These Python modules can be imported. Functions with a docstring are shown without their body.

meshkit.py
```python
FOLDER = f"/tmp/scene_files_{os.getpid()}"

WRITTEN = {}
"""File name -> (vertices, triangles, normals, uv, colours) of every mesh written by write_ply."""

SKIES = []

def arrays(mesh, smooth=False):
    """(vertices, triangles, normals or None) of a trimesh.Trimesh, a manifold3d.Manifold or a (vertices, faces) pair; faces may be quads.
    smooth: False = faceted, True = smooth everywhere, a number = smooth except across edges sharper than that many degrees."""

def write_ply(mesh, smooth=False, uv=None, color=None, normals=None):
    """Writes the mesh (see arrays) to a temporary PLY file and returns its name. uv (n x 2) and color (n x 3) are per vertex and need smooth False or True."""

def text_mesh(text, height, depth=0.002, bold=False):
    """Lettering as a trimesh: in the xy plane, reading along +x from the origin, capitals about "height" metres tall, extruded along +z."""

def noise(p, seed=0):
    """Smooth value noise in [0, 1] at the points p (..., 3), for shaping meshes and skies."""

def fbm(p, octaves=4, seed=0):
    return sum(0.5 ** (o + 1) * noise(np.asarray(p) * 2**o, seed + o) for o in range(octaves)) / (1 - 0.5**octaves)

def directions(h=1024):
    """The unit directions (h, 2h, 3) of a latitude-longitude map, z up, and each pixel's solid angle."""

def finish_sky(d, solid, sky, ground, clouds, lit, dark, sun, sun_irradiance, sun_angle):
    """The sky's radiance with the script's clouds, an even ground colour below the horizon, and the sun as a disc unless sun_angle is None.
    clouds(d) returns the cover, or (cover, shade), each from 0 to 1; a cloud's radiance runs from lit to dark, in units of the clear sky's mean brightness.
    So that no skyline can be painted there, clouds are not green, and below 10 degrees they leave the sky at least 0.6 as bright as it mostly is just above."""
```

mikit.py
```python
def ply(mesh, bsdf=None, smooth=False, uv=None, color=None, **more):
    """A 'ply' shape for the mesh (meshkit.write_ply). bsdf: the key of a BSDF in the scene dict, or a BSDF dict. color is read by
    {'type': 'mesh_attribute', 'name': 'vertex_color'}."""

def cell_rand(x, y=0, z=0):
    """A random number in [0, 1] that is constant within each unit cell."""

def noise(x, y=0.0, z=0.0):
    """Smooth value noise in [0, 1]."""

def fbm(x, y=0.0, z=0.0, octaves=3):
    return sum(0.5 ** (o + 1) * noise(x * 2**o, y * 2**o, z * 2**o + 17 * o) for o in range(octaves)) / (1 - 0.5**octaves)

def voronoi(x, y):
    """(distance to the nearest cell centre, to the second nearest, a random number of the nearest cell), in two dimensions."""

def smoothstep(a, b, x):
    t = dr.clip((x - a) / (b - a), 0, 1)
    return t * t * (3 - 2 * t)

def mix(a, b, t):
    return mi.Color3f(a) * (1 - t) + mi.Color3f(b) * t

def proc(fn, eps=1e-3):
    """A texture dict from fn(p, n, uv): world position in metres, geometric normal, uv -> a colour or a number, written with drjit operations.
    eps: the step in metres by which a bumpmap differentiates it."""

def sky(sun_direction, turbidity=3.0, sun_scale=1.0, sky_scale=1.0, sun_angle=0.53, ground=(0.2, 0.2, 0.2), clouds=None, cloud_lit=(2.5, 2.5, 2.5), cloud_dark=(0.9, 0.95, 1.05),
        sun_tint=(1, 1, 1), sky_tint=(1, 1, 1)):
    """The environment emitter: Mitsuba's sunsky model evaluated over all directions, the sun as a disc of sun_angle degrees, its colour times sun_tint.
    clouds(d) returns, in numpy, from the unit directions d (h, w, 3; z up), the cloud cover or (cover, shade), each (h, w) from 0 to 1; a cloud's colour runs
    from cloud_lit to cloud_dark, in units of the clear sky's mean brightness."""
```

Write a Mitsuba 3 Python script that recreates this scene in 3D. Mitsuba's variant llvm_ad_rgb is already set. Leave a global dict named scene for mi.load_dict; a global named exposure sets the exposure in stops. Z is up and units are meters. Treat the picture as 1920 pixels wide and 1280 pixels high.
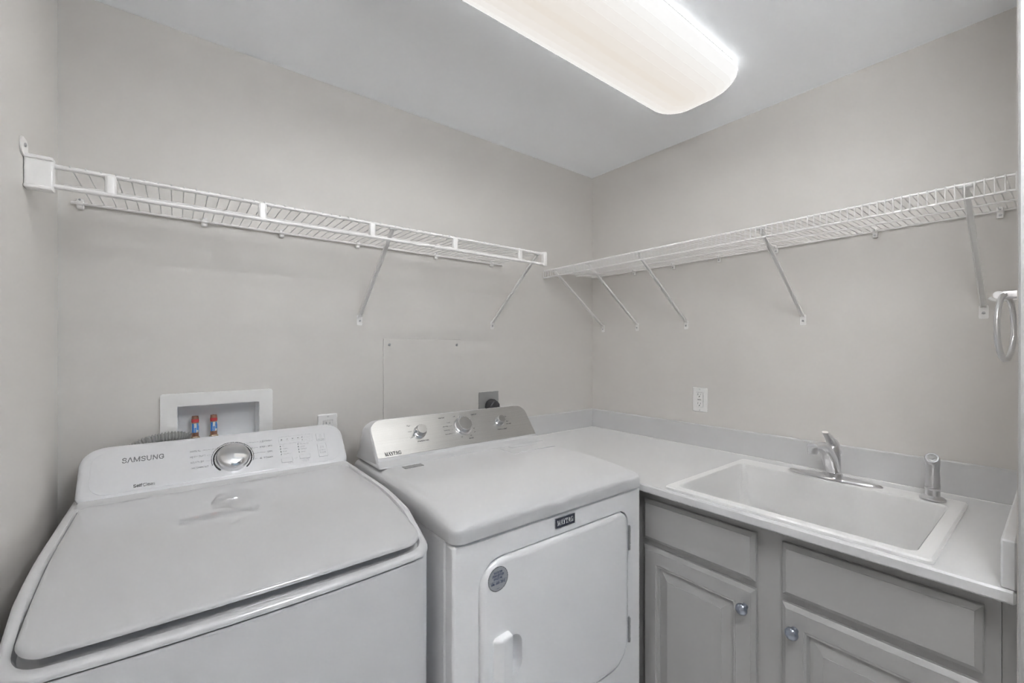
import math, random
import numpy as np, trimesh, manifold3d as m3
import drjit as dr, mitsuba as mi, mikit, meshkit
from shapely.geometry import Polygon, Point, box as sbox
from shapely.ops import unary_union

# ------------------------------------------------------------------ camera, sky, light, exposure
random.seed(4)
T = mi.ScalarTransform4f
scene, labels = {'type': 'scene'}, {}
CAM = np.array([-1.928, -1.703, 1.3894]); YAW = 0.66318; FPX = 808.9
scene['camera'] = {'type': 'perspective', 'fov': 2 * math.degrees(math.atan(960 / FPX)), 'fov_axis': 'x', 'near_clip': 0.01, 'far_clip': 200.0,
    'principal_point_offset_y': -10.95 / 1280,
    'to_world': T().look_at(origin=CAM.tolist(), target=(CAM + [math.sin(YAW), math.cos(YAW), 0]).tolist(), up=[0, 0, 1])}
exposure = 0.17
scene['sky'] = mikit.sky([0.5, 0.75, 0.5], turbidity=4.0, sun_scale=0.0, sky_scale=4.0, ground=(0.25, 0.25, 0.22))
scene['sky']['sampling_weight'] = 4.0
UNSEEN_LAMP, HLX, HLY, HLZ = [37.0, 37.5, 38.8], -1.50, -1.86, 2.10          # unseen lamp behind the camera, placed to light the room: radiance, place
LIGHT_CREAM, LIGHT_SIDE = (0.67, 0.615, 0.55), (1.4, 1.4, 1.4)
SPOT_W = [0.044, 0.044, 0.044]  # strength of each added spot under the room's ceiling light
H = 2.3793                # ceiling height

# ------------------------------------------------------------------ materials
def mat(key, rgb, rough=0.5, spec=0.5, metal=0.0, **more):
    tex = rgb if isinstance(rgb, dict) else {'type': 'rgb', 'value': list(rgb)}
    d = {'type': 'principled', 'base_color': tex, 'roughness': rough, 'metallic': metal, **more}
    if metal == 0: d['specular'] = spec
    scene[key] = {'type': 'twosided', 'bsdf': d}
    return key

def paint(key, rgb, rough, bump, freq=260.0):
    fn = lambda p, n, uv: mikit.fbm(p.x * freq, p.y * freq, p.z * freq, 2)
    scene[key] = {'type': 'twosided', 'bsdf': {'type': 'bumpmap', 'arbitrary': mikit.proc(fn, eps=6e-4), 'scale': bump,
        'bsdf': {'type': 'principled', 'base_color': {'type': 'rgb', 'value': list(rgb)}, 'roughness': rough, 'specular': 0.4}}}
    return key

paint('m_wall', (0.62, 0.60, 0.572), 0.55, 0.00018)
paint('m_ceiling', (0.86, 0.88, 0.90), 0.9, 0.00018)
mat('m_floor', (0.72, 0.71, 0.69), 0.5)  # unseen floor, kept pale to bounce light upward
mat('m_hall', (0.30, 0.29, 0.28), 0.7)  # unseen hall walls, kept dark to show in the chrome reflections
mat('m_trim', (0.38, 0.375, 0.365), 0.4)
mat('m_enamel', (0.605, 0.605, 0.61), 0.16)  # white enamel of the upper parts, lowered because more light falls on tops
mat('m_washer_enamel', (0.67, 0.67, 0.68), 0.3)  # white of the washer body, lowered because the lamp strikes it harder
mat('m_enamel_soft', (0.88, 0.88, 0.885), 0.3)  # white of dryer body, front and door, raised because less light falls there
mat('m_lid', (0.52, 0.52, 0.525), 0.05)  # white of the lid, lowered against the strong light from above
mat('m_panel', (0.77, 0.77, 0.785), 0.22)
mat('m_plastic', (0.80, 0.795, 0.78), 0.35)
mat('m_shelf', (0.80, 0.79, 0.775), 0.35)
mat('m_shelf_wire_shade', (0.70, 0.69, 0.68), 0.35)  # same white coat as the rods, darkened to stand for underside shade
mat('m_shelf_grey', (0.62, 0.62, 0.61), 0.4)
mat('m_counter', (0.62, 0.62, 0.62), 0.22)
mat('m_sink', (0.755, 0.752, 0.745), 0.12)
mat('m_acrylic', (0.06, 0.06, 0.06), 0.4, spec=0.2)
mat('m_black', (0.02, 0.02, 0.022), 0.4)
mat('m_ink', (0.05, 0.05, 0.055), 0.6)
mat('m_grey_ink', (0.22, 0.22, 0.23), 0.6)
mat('m_pale_ink', (0.48, 0.48, 0.49), 0.6)
mat('m_chrome', (0.78, 0.78, 0.79), 0.03, metal=1.0)
mat('m_screw', (0.45, 0.45, 0.46), 0.3, metal=1.0)
mat('m_knob', (0.36, 0.39, 0.45), 0.12, metal=1.0)  # chrome darkened and blued to stand for the reflected hall
mat('m_hose', (0.30, 0.30, 0.29), 0.55)
mat('m_copper', (0.45, 0.25, 0.18), 0.35, metal=1.0)
mat('m_brass', (0.50, 0.42, 0.30), 0.35, metal=1.0)
mat('m_red', (0.55, 0.06, 0.07), 0.5)
mat('m_blue', (0.07, 0.24, 0.60), 0.5)
mat('m_label_white', (0.75, 0.75, 0.74), 0.5)
mat('m_plate_grey', (0.26, 0.26, 0.255), 0.45)
mat('m_sticker', (0.34, 0.35, 0.37), 0.45)
mat('m_sticker_rim', (0.10, 0.10, 0.11), 0.45)
mat('m_navy', (0.03, 0.045, 0.10), 0.55)
mat('m_energy_label', (0.27, 0.27, 0.27), 0.5)
mat('m_badge', (0.015, 0.018, 0.03), 0.3)
mat('m_box_grey', (0.78, 0.79, 0.80), 0.4)
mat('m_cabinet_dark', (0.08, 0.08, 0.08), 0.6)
_cab = lambda p, n, uv: mikit.mix((0.325, 0.322, 0.314), (0.345, 0.342, 0.334), mikit.fbm(p.x * 14, p.y * 14, p.z * 5, 3))
mat('m_cabinet', mikit.proc(_cab), 0.42)
_steel = lambda p, n, uv: mikit.mix((0.47, 0.465, 0.45), (0.60, 0.595, 0.58), mikit.fbm(p.x * 9, p.y * 900, p.z * 900, 3))
mat('m_steel', mikit.proc(_steel), 0.34, metal=1.0)
mat('m_steel_face', (0.38, 0.375, 0.365), 0.3, metal=1.0)

# ------------------------------------------------------------------ entries
def numbered(key):
    if key not in scene and key not in labels: return key
    k = 1
    while f'{key}_{k:03d}' in scene or f'{key}_{k:03d}' in labels: k += 1
    return f'{key}_{k:03d}'

def put(name, mesh, m, parent=None, smooth=False, label=None, **more):
    key = numbered((parent + '__' if parent else '') + name)
    scene[key] = dict(mesh) if isinstance(mesh, dict) else mikit.ply(mesh, m, smooth, **more)
    if label: labels[key] = {'label': label}
    return key

def thing(name, label, cat, group=None):
    key = numbered(name)
    labels[key] = {'label': label, 'category': cat}
    if group: labels[key]['group'] = group
    return key

def struct(name, mesh, m, **more):
    key = put(name, mesh, m, **more); labels[key] = {'kind': 'structure'}; return key

# ------------------------------------------------------------------ mesh helpers
cat_ = trimesh.util.concatenate

def cbox(x0, x1, y0, y1, z0, z1, b=0.0):
    if b <= 0: return trimesh.creation.box(bounds=[[x0, y0, z0], [x1, y1, z1]])
    pts = []
    for x, sx in ((x0, 1), (x1, -1)):
        for y, sy in ((y0, 1), (y1, -1)):
            for z, sz in ((z0, 1), (z1, -1)):
                pts += [(x, y + sy * b, z + sz * b), (x + sx * b, y, z + sz * b), (x + sx * b, y + sy * b, z)]
    return trimesh.convex.convex_hull(np.array(pts))

def rbox(x0, x1, y0, y1, z0, z1, r, seg=24):
    s = m3.Manifold.sphere(r, seg)
    return m3.Manifold.batch_hull([s.translate((x, y, z)) for x in (x0 + r, x1 - r) for y in (y0 + r, y1 - r) for z in (z0 + r, z1 - r)])

def tube(path, r, n=8, closed=False, caps=True):
    P = np.asarray(path, float); R = np.broadcast_to(r, (len(P),)).astype(float)
    t = np.roll(P, -1, 0) - np.roll(P, 1, 0) if closed else np.gradient(P, axis=0)
    t /= np.linalg.norm(t, axis=1, keepdims=True)
    a = np.cross(t[0], [0, 0, 1.0]) if abs(t[0][2]) < .9 else np.cross(t[0], [1.0, 0, 0])
    A = []
    for k in range(len(P)):
        a = a - t[k] * (a @ t[k]); a /= np.linalg.norm(a); A.append(a)
    A = np.array(A); B = np.cross(t, A); w = np.arange(n) * 2 * np.pi / n
    rings = [P[k] + R[k] * (np.cos(w)[:, None] * A[k] + np.sin(w)[:, None] * B[k]) for k in range(len(P))]
    return loft(rings + ([rings[0]] if closed else []), caps and not closed, caps and not closed)

def loft(rings, cap0=True, cap1=True):
    n = len(rings[0]); V = np.vstack(rings); F = []
    j = np.arange(n); jn = (j + 1) % n
    for k in range(len(rings) - 1):
        a, b = k * n, (k + 1) * n
        F += [np.stack([a + j, a + jn, b + jn], 1), np.stack([a + j, b + jn, b + j], 1)]
    nv = len(V)
    if cap0: V = np.vstack([V, rings[0].mean(0)]); F.append(np.stack([np.full(n, nv), jn, j], 1)); nv += 1
    if cap1: V = np.vstack([V, rings[-1].mean(0)]); F.append(np.stack([np.full(n, nv), (len(rings) - 1) * n + j, (len(rings) - 1) * n + jn], 1))
    m = trimesh.Trimesh(V, np.vstack(F), process=False)
    if cap0 and cap1 and m.volume < 0: m.invert()
    return m

def rrect(x0, x1, y0, y1, r, nc=8, ne=6):
    """Counter-clockwise rounded rectangle; r: one radius or four (x1y0, x1y1, x0y1, x0y0). The count of points depends on nc and ne alone."""
    rr = [r] * 4 if np.isscalar(r) else list(r)
    rr = [max(1e-4, min(q, (x1 - x0) / 2 - 1e-5, (y1 - y0) / 2 - 1e-5)) for q in rr]
    cs = [(x1, y0, -1, 1, -90), (x1, y1, -1, -1, 0), (x0, y1, 1, -1, 90), (x0, y0, 1, 1, 180)]
    arcs = []
    for (cx, cy, sx, sy, a0), q in zip(cs, rr):
        w = np.radians(a0 + np.linspace(0, 90, nc + 1))
        arcs.append(np.stack([cx + sx * q + q * np.cos(w), cy + sy * q + q * np.sin(w)], 1))
    out = []
    for k in range(4):
        out.append(arcs[k]); a, b = arcs[k][-1], arcs[(k + 1) % 4][0]
        out.append(a + (b - a) * (np.arange(1, ne) / ne)[:, None])
    return np.vstack(out)

def lift(q, z): return np.column_stack([q, np.full(len(q), z)])

def lathe_ring(r, z, n=40): w = np.arange(n) * 2 * np.pi / n; return np.stack([r * np.cos(w), r * np.sin(w), np.full(n, z)], 1)

A3 = np.array

def lathe(profile, n=40):
    """profile (r, z) from bottom to top, about the z axis"""
    w = np.arange(n) * 2 * np.pi / n
    return loft([np.stack([max(r, 1e-5) * np.cos(w), max(r, 1e-5) * np.sin(w), np.full(n, z)], 1) for r, z in profile])

def frame(mesh, o, u, v, n=None):
    """places a mesh made in x, y, z at o with x along u, y along v, z along n"""
    u, v = (np.asarray(q, float) / np.linalg.norm(q) for q in (u, v)); n = np.cross(u, v) if n is None else np.asarray(n, float)
    M = np.eye(4); M[:3, 0], M[:3, 1], M[:3, 2], M[:3, 3] = u, v, n, o
    m = mesh.copy(); m.apply_transform(M); return m

def to_tri(man):
    m = man.to_mesh(); return trimesh.Trimesh(m.vert_properties[:, :3], m.tri_verts, process=False)

def to_man(tri):
    tri = tri.copy(); tri.merge_vertices(); return m3.Manifold(m3.Mesh(np.asarray(tri.vertices, np.float32), np.asarray(tri.faces, np.uint32)))

def prism(poly, z0, z1):
    m = trimesh.creation.extrude_polygon(poly, z1 - z0, engine='earcut'); m.apply_translation([0, 0, z0]); return m

def text(s, u, v, height, width=None, bold=False, depth=0.0004, align='l'):
    m = meshkit.text_mesh(s, height, depth, bold)
    x0, x1 = m.bounds[0][0], m.bounds[1][0]
    k = width / (x1 - x0) if width else 1.0
    m.vertices[:, 0] = (m.vertices[:, 0] - x0) * k
    w = (x1 - x0) * k
    m.apply_translation([u - (w if align == 'r' else w / 2 if align == 'c' else 0), v, 0]); return m

def serif_letters(u, v, height, width, depth=.0004):
    from shapely import affinity
    def ln(*p, w): 
        from shapely.geometry import LineString
        return LineString(p).buffer(w / 2, cap_style='flat', join_style='mitre')
    b = lambda a0, a1, y: sbox(a0, y, a1, y + .10)
    M = [ln((.15, 0), (.15, 1), w=.10), ln((.18, 1), (.50, .04), w=.20), ln((.50, .04), (.84, 1), w=.10), ln((.85, 0), (.85, 1), w=.21), b(0, .30, 0), b(.66, 1.04, 0), b(0, .28, .90), b(.76, 1.04, .90)]
    A = [ln((.13, 0), (.42, 1), w=.10), ln((.42, 1), (.72, 0), w=.22), sbox(.22, .30, .60, .38), b(0, .28, 0), b(.52, .90, 0)]
    Y = [ln((.12, 1), (.43, .42), w=.22), ln((.74, 1), (.43, .42), w=.10), ln((.43, 0), (.43, .5), w=.21), b(.24, .62, 0), b(-.02, .30, .90), b(.60, .90, .90)]
    Tt = [ln((.40, 0), (.40, 1), w=.21), b(.21, .59, 0), b(.02, .78, .90), sbox(.02, .70, .10, 1), sbox(.70, .70, .78, 1)]
    o, i = affinity.scale(Point(.45, .5).buffer(.5, 24), .90, 1.04), affinity.scale(Point(.49, .5).buffer(.5, 24), .50, .84)
    G = [o.difference(i).difference(sbox(.55, .42, 1.1, .72)), sbox(.66, 0.02, .86, .46), b(.55, .95, .38), sbox(.76, .66, .84, 1)]
    out, x = [], 0
    for shp, adv in ((M, 1.06), (A, .84), (Y, .82), (Tt, .78), (A, .90), (G, .92)):
        g = unary_union(shp); g = affinity.translate(g, x, 0); x += adv
        out += [prism(q, 0, depth) for q in getattr(g, 'geoms', [g])]
    m = cat_(out); m.vertices[:, 0] *= width / x; m.vertices[:, 1] *= height; m.apply_translation([u, v, 0]); return m

def bar(x0, x1, y0, y1, d=0.0004): return cbox(x0, x1, y0, y1, 0, d)

def stroke(pts, w, d=0.0004):
    from shapely.geometry import LineString
    return prism(LineString(pts).buffer(w / 2, cap_style='flat'), 0, d)

def arc(r0, r1, a0, a1, cx, cy, d=0.0004, n=48):
    w = np.radians(np.linspace(a0, a1, n))
    o = np.stack([cx + r1 * np.cos(w), cy + r1 * np.sin(w)], 1); i = np.stack([cx + r0 * np.cos(w), cy + r0 * np.sin(w)], 1)
    return prism(Polygon(np.vstack([o, i[::-1]])), 0, d)

def outline(x0, x1, y0, y1, r, w, d=0.0004):
    p = Polygon(rrect(x0, x1, y0, y1, r)); return prism(p.difference(p.buffer(-w)), 0, d)

def sstep(a, b, x): t = np.clip((x - a) / (b - a), 0, 1); return t * t * (3 - 2 * t)

def screw(o, n, r=0.004, key=None):
    n = np.asarray(n, float); u = np.cross(n, [0, 0, 1.0] if abs(n[2]) < .9 else [1.0, 0, 0])
    m = lathe([(r, 0), (r, r * .25), (r * .8, r * .55), (r * .3, r * .62), (r * .28, r * .35), (0, r * .35)], 16)
    return frame(m, o, u, np.cross(n, u))

# ------------------------------------------------------------------ the room
XL, YF, WT = -2.1822, -1.650, 0.12         # left wall, front wall, wall thickness
WBX = (-1.923, -1.700, 1.085, 1.205)       # opening of the recessed washer box in the back wall
back = prism(Polygon([(XL - WT, -0.02), (0.12, -0.02), (0.12, H), (XL - WT, H)], [[(WBX[0], WBX[2]), (WBX[1], WBX[2]), (WBX[1], WBX[3]), (WBX[0], WBX[3])]]), 0, WT)
struct('wall_back', frame(back, [0, WT, 0], [1, 0, 0], [0, 0, 1]), 'm_wall')
struct('wall_left', cbox(XL - WT, XL, -2.6, 0.0, 0, H), 'm_wall')
struct('wall_hall_left', cbox(XL - WT, XL, -3.9, -2.6, 0, H), 'm_hall')
struct('wall_right', cbox(0, WT, -1.77, 0.0, 0, H), 'm_wall')
struct('wall_front', cbox(-0.72, 0.12, -1.77, YF, 0, H), 'm_wall')
struct('ceiling', cbox(XL - WT, 1.0, -4.02, WT, H, H + 0.1), 'm_ceiling')
struct('floor', cbox(XL - WT, 1.0, -4.02, WT, -0.1, 0.0), 'm_floor')
struct('trim_1', cbox(-0.742, -0.7205, -1.80, -1.6525, 0, H - .001, 0.003), 'm_trim')
# the unseen hall behind the camera: dark walls for reflections, window placed to let daylight in
struct('wall_hall_right', cbox(0.88, 1.0, -3.9, -1.77, 0, H), 'm_hall')
struct('wall_hall_near', cbox(0.12, 1.0, -1.89, -1.77, 0, H), 'm_hall')
far = prism(Polygon([(XL - WT, 0), (1.0, 0), (1.0, H), (XL - WT, H)], [[(-1.9, .75), (-.1, .75), (-.1, 2.15), (-1.9, 2.15)]]), 0, WT)
struct('wall_hall_far', frame(far, [0, -3.9, 0], [1, 0, 0], [0, 0, 1]), 'm_hall')
win = prism(Polygon([(-1.96, .69), (-.04, .69), (-.04, 2.21), (-1.96, 2.21)], [[(-1.86, .79), (-1.02, .79), (-1.02, 2.11), (-1.86, 2.11)], [(-.98, .79), (-.14, .79), (-.14, 2.11), (-.98, 2.11)]]), 0, .03)
w1 = struct('unseen_window_1', frame(win, [0, -3.87, 0], [1, 0, 0], [0, 0, 1]), 'm_trim')  # out of view, placed to let sky light in
hl = thing('unseen_hall_lamp', 'unseen round white globe lamp in the hall behind the camera, placed to light the room', 'ceiling light')  # out of view; stands for the light coming from above and behind
put('canopy', lathe([(.06, H - .025), (.06, H - .0005)], 32).apply_translation([HLX, HLY, 0]), 'm_trim', hl)
put('rod', lathe([(.008, HLZ + .08), (.008, H - .026)], 16).apply_translation([HLX, HLY, 0]), 'm_trim', hl)
bowl = lathe([(.0, HLZ - .11), (.08, HLZ - .105), (.15, HLZ - .08), (.195, HLZ - .035), (.205, HLZ), (.195, HLZ + .035), (.15, HLZ + .07), (.08, HLZ + .088), (0, HLZ + .09)], 40).apply_translation([HLX, HLY, 0])
put('bowl', bowl, 'm_acrylic', hl, smooth=True, emitter={'type': 'area', 'radiance': {'type': 'rgb', 'value': UNSEEN_LAMP}})

# ------------------------------------------------------------------ ceiling light
cl = thing('ceiling_light', 'long rounded white acrylic ceiling light, glowing', 'ceiling light')
LX0, LX1, LY0, LY1 = -1.62, -0.325, -1.015, -0.69
put('base_pan', cbox(LX0 + .06, LX1 - .06, LY0 + .05, LY1 - .05, H - .03, H - .0005, .003), 'm_trim', cl)
rings = []
for d, z in ((.030, H - .0015), (.006, H - .012), (0.0, H - .022), (.002, H - .034), (.009, H - .048), (.020, H - .061), (.036, H - .073), (.058, H - .083), (.085, H - .090), (.115, H - .094), (.15, H - .0955)):
    q = rrect(LX0 + d, LX1 - d, LY0 + d, LY1 - d, max(.105 - d * .5, .03), 12, 10)
    rings.append(np.column_stack([q, np.full(len(q), z)]))
full = loft(rings, False, True); INV = full.face_normals[-1][2] > 0
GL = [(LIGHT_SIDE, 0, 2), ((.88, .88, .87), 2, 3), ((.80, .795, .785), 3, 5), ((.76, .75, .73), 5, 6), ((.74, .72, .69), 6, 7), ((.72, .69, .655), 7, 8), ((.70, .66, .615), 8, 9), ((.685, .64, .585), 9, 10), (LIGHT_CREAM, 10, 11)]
dk = None
for c, a, b in GL[::-1]:
    m = loft(rings[a:b + 1], False, b == 11)
    if b == 11: m = loft(rings[a:], False, True)
    if INV: m.invert()
    k = put('diffuser' if dk is None else 'edge_band', m, 'm_acrylic', dk or cl, smooth=True, emitter={'type': 'area', 'radiance': {'type': 'rgb', 'value': list(c)}})
    dk = dk or k

# unseen spots added just under the dim acrylic to light the room
for k in range(7):
    for y in (-0.95, -0.79):
        x = -1.56 + k * 0.14
        scene[f'added_spot_{2 * k + (y > -.9):02d}'] = {'type': 'spot', 'intensity': {'type': 'rgb', 'value': SPOT_W}, 'cutoff_angle': 89.0, 'beam_width': 72.0,
            'to_world': T().look_at(origin=[x, y, H - .099], target=[x, y, 0], up=[0, 1, 0])}

# ------------------------------------------------------------------ countertop with its splashes
CX, CZ, CB = -0.688, 0.93, 0.9035
SK = (-0.686 + .012, -0.118, -1.533, -0.902)     # sink rim x0 x1 y0 y1
ct = thing('countertop', 'white laminate countertop with low backsplash along the right wall', 'countertop')
top = to_man(cbox(CX, -0.001, -1.648, -0.001, CB, CZ, .004)) - to_man(cbox(-.655, -.15, -1.515, -.92, .8, 1.0))
put('worktop', to_tri(top), 'm_counter', ct)
put('backsplash', cbox(-0.020, -0.0005, -1.648, -0.0005, CZ, 1.0326, .003), 'm_counter', ct)
put('backsplash', cbox(-0.690, -0.0205, -0.020, -0.0005, CZ, 1.0326, .003), 'm_counter', ct)
put('side_splash', cbox(-0.684, -0.0205, -1.6485, -1.628, CZ, 1.024, .003), 'm_counter', ct)

put('caulk', cat_([tube([(-.0215, -1.628, CZ + .0005), (-.0215, -.021, CZ + .0005)], .0022, 6), tube([(-.686, -.0215, CZ + .0005), (-.021, -.0215, CZ + .0005)], .0022, 6)]), 'm_plastic', ct)
# ------------------------------------------------------------------ sink
sk = thing('laundry_sink', 'white drop-in sink set into the white countertop', 'sink')
def sring(x0, x1, y0, y1, r, z): q = rrect(x0, x1, y0, y1, r, 6, 6); return np.column_stack([q, np.full(len(q), z)])
x0, x1, y0, y1 = SK[0], SK[1], SK[2], SK[3]
rs = [sring(x0, x1, y0, y1, .014, CZ + .0005), sring(x0, x1, y0, y1, .014, CZ + .007), sring(x0 + .004, x1 - .004, y0 + .004, y1 - .004, .012, CZ + .011),
      sring(x0 + .012, x1 - .012, y0 + .012, y1 - .012, .010, CZ + .012)]
bi = (-0.643, -0.203, -1.500, -0.934)
rs += [sring(bi[0] - .004, bi[1] + .004, bi[2] - .004, bi[3] + .004, .022, CZ + .0105), sring(*bi[:4], .02, CZ + .004)]
rs += [sring(-.600, bi[1] - .006, bi[2] + .006, bi[3] - .006, .025, CZ - .028), sring(-.597, bi[1] - .010, bi[2] + .010, bi[3] - .010, .03, CZ - .10), sring(-.588, bi[1] - .018, bi[2] + .018, bi[3] - .018, .04, CZ - .19), sring(-.56, bi[1] - .05, bi[2] + .05, bi[3] - .05, .04, CZ - .215)]
rs += [sring(-.46, -.38, -1.26, -1.18, .04, CZ - .22)]
put('basin', loft(rs, False, True), 'm_sink', sk, smooth=28)
put('drain', frame(lathe([(.045, 0), (.045, .003), (.038, .004), (.034, .001), (0, .001)], 28), [-.42, -1.22, CZ - .219], [1, 0, 0], [0, 1, 0]), 'm_chrome', sk, smooth=30)

# ------------------------------------------------------------------ faucet and sprayer
DZ = CZ + .0122
fa = thing('faucet', 'chrome single-lever faucet on an oval plate behind the sink', 'faucet')
w = np.arange(56) * 2 * np.pi / 56
ell = lambda a, b, z: np.stack([-.158 + a * np.cos(w), -1.216 + b * np.sin(w), np.full(56, z)], 1)
put('base_plate', loft([ell(.030, .133, DZ), ell(.030, .133, DZ + .003), ell(.027, .129, DZ + .007), ell(.020, .12, DZ + .009), ell(.01, .07, DZ + .010)]), 'm_chrome', fa, smooth=25)
FX, FY = -.155, -1.216
put('body', frame(lathe([(.026, 0), (.026, .012), (.022, .016), (.0215, .075), (.021, .095), (.0165, .110), (.008, .118), (0, .120)], 32), [FX, FY, DZ + .008], [1, 0, 0], [0, 1, 0]), 'm_chrome', fa, smooth=30)
def oval_sweep(path, a, b):
    """sweep in the plane y = const: half-width a (y), half-thickness b"""
    P = np.asarray(path, float); t = np.gradient(P, axis=0); t /= np.linalg.norm(t, axis=1, keepdims=True)
    nrm = np.stack([-t[:, 2], np.zeros(len(P)), t[:, 0]], 1); q = np.arange(20) * 2 * np.pi / 20
    cs, sn = np.sign(np.cos(q)) * np.abs(np.cos(q)) ** .7, np.sign(np.sin(q)) * np.abs(np.sin(q)) ** .7
    return loft([P[k] + a[k] * cs[:, None] * np.array([0, 1.0, 0]) + b[k] * sn[:, None] * nrm[k] for k in range(len(P))])
s = np.linspace(0, 1, 14)
bez = lambda p0, p1, p2, p3: ((1 - s) ** 3)[:, None] * p0 + (3 * s * (1 - s) ** 2)[:, None] * p1 + (3 * s ** 2 * (1 - s))[:, None] * p2 + (s ** 3)[:, None] * p3
A3 = np.array
put('spout', oval_sweep(bez(A3([FX - .006, FY, DZ + .035]), A3([FX - .05, FY, DZ + .105]), A3([FX - .10, FY, DZ + .135]), A3([-.350, FY, DZ + .136])), np.linspace(.021, .0135, 14), np.linspace(.024, .009, 14)), 'm_chrome', fa, smooth=40)
put('aerator', frame(lathe([(.011, 0), (.0135, .003), (.0135, .019), (.0125, .022), (0, .022)], 24), [-.345, FY, DZ + .112], [1, 0, 0], [0, 1, 0]), 'm_chrome', fa, smooth=30)
put('lever', oval_sweep(bez(A3([FX + .018, FY, DZ + .085]), A3([FX + .010, FY, DZ + .125]), A3([FX - .030, FY, DZ + .135]), A3([FX - .078, FY, DZ + .167])), np.concatenate([np.linspace(.020, .016, 7), np.linspace(.014, .009, 7)]), np.concatenate([np.linspace(.014, .015, 7), np.linspace(.012, .004, 7)])), 'm_chrome', fa, smooth=40)
sp = thing('sink_sprayer', 'chrome hand sprayer standing in its holder right of the faucet', 'sprayer')
SX, SY = -.166, -1.464
put('holder', frame(lathe([(.029, 0), (.029, .003), (.025, .008), (.017, .012), (.0165, .028), (0, .028)], 32), [SX, SY, DZ], [1, 0, 0], [0, 1, 0]), 'm_chrome', sp, smooth=30)
put('grip', frame(lathe([(.0155, 0), (.0175, .004), (.0175, .007), (.0150, .009), (.0175, .012), (.0165, .018), (.0155, .045), (.0150, .060), (.0165, .080), (.0165, .090), (.012, .098), (0, .099)], 32), [SX, SY, DZ + .026], [1, 0, 0], [0, 1, 0]), 'm_chrome', sp, smooth=30)
hd = lathe([(.012, -.012), (.0165, -.002), (.0165, .010), (.0150, .014), (0, .0145)], 28)
hu = A3([0, 1.0, 0]); hn = A3([-.80, -.05, .60]); hn /= np.linalg.norm(hn)
h = put('spray_head', frame(hd, A3([SX - .006, SY, DZ + .116]), hu - hn * (hu @ hn), np.cross(hn, hu - hn * (hu @ hn))), 'm_chrome', sp, smooth=30)
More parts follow.
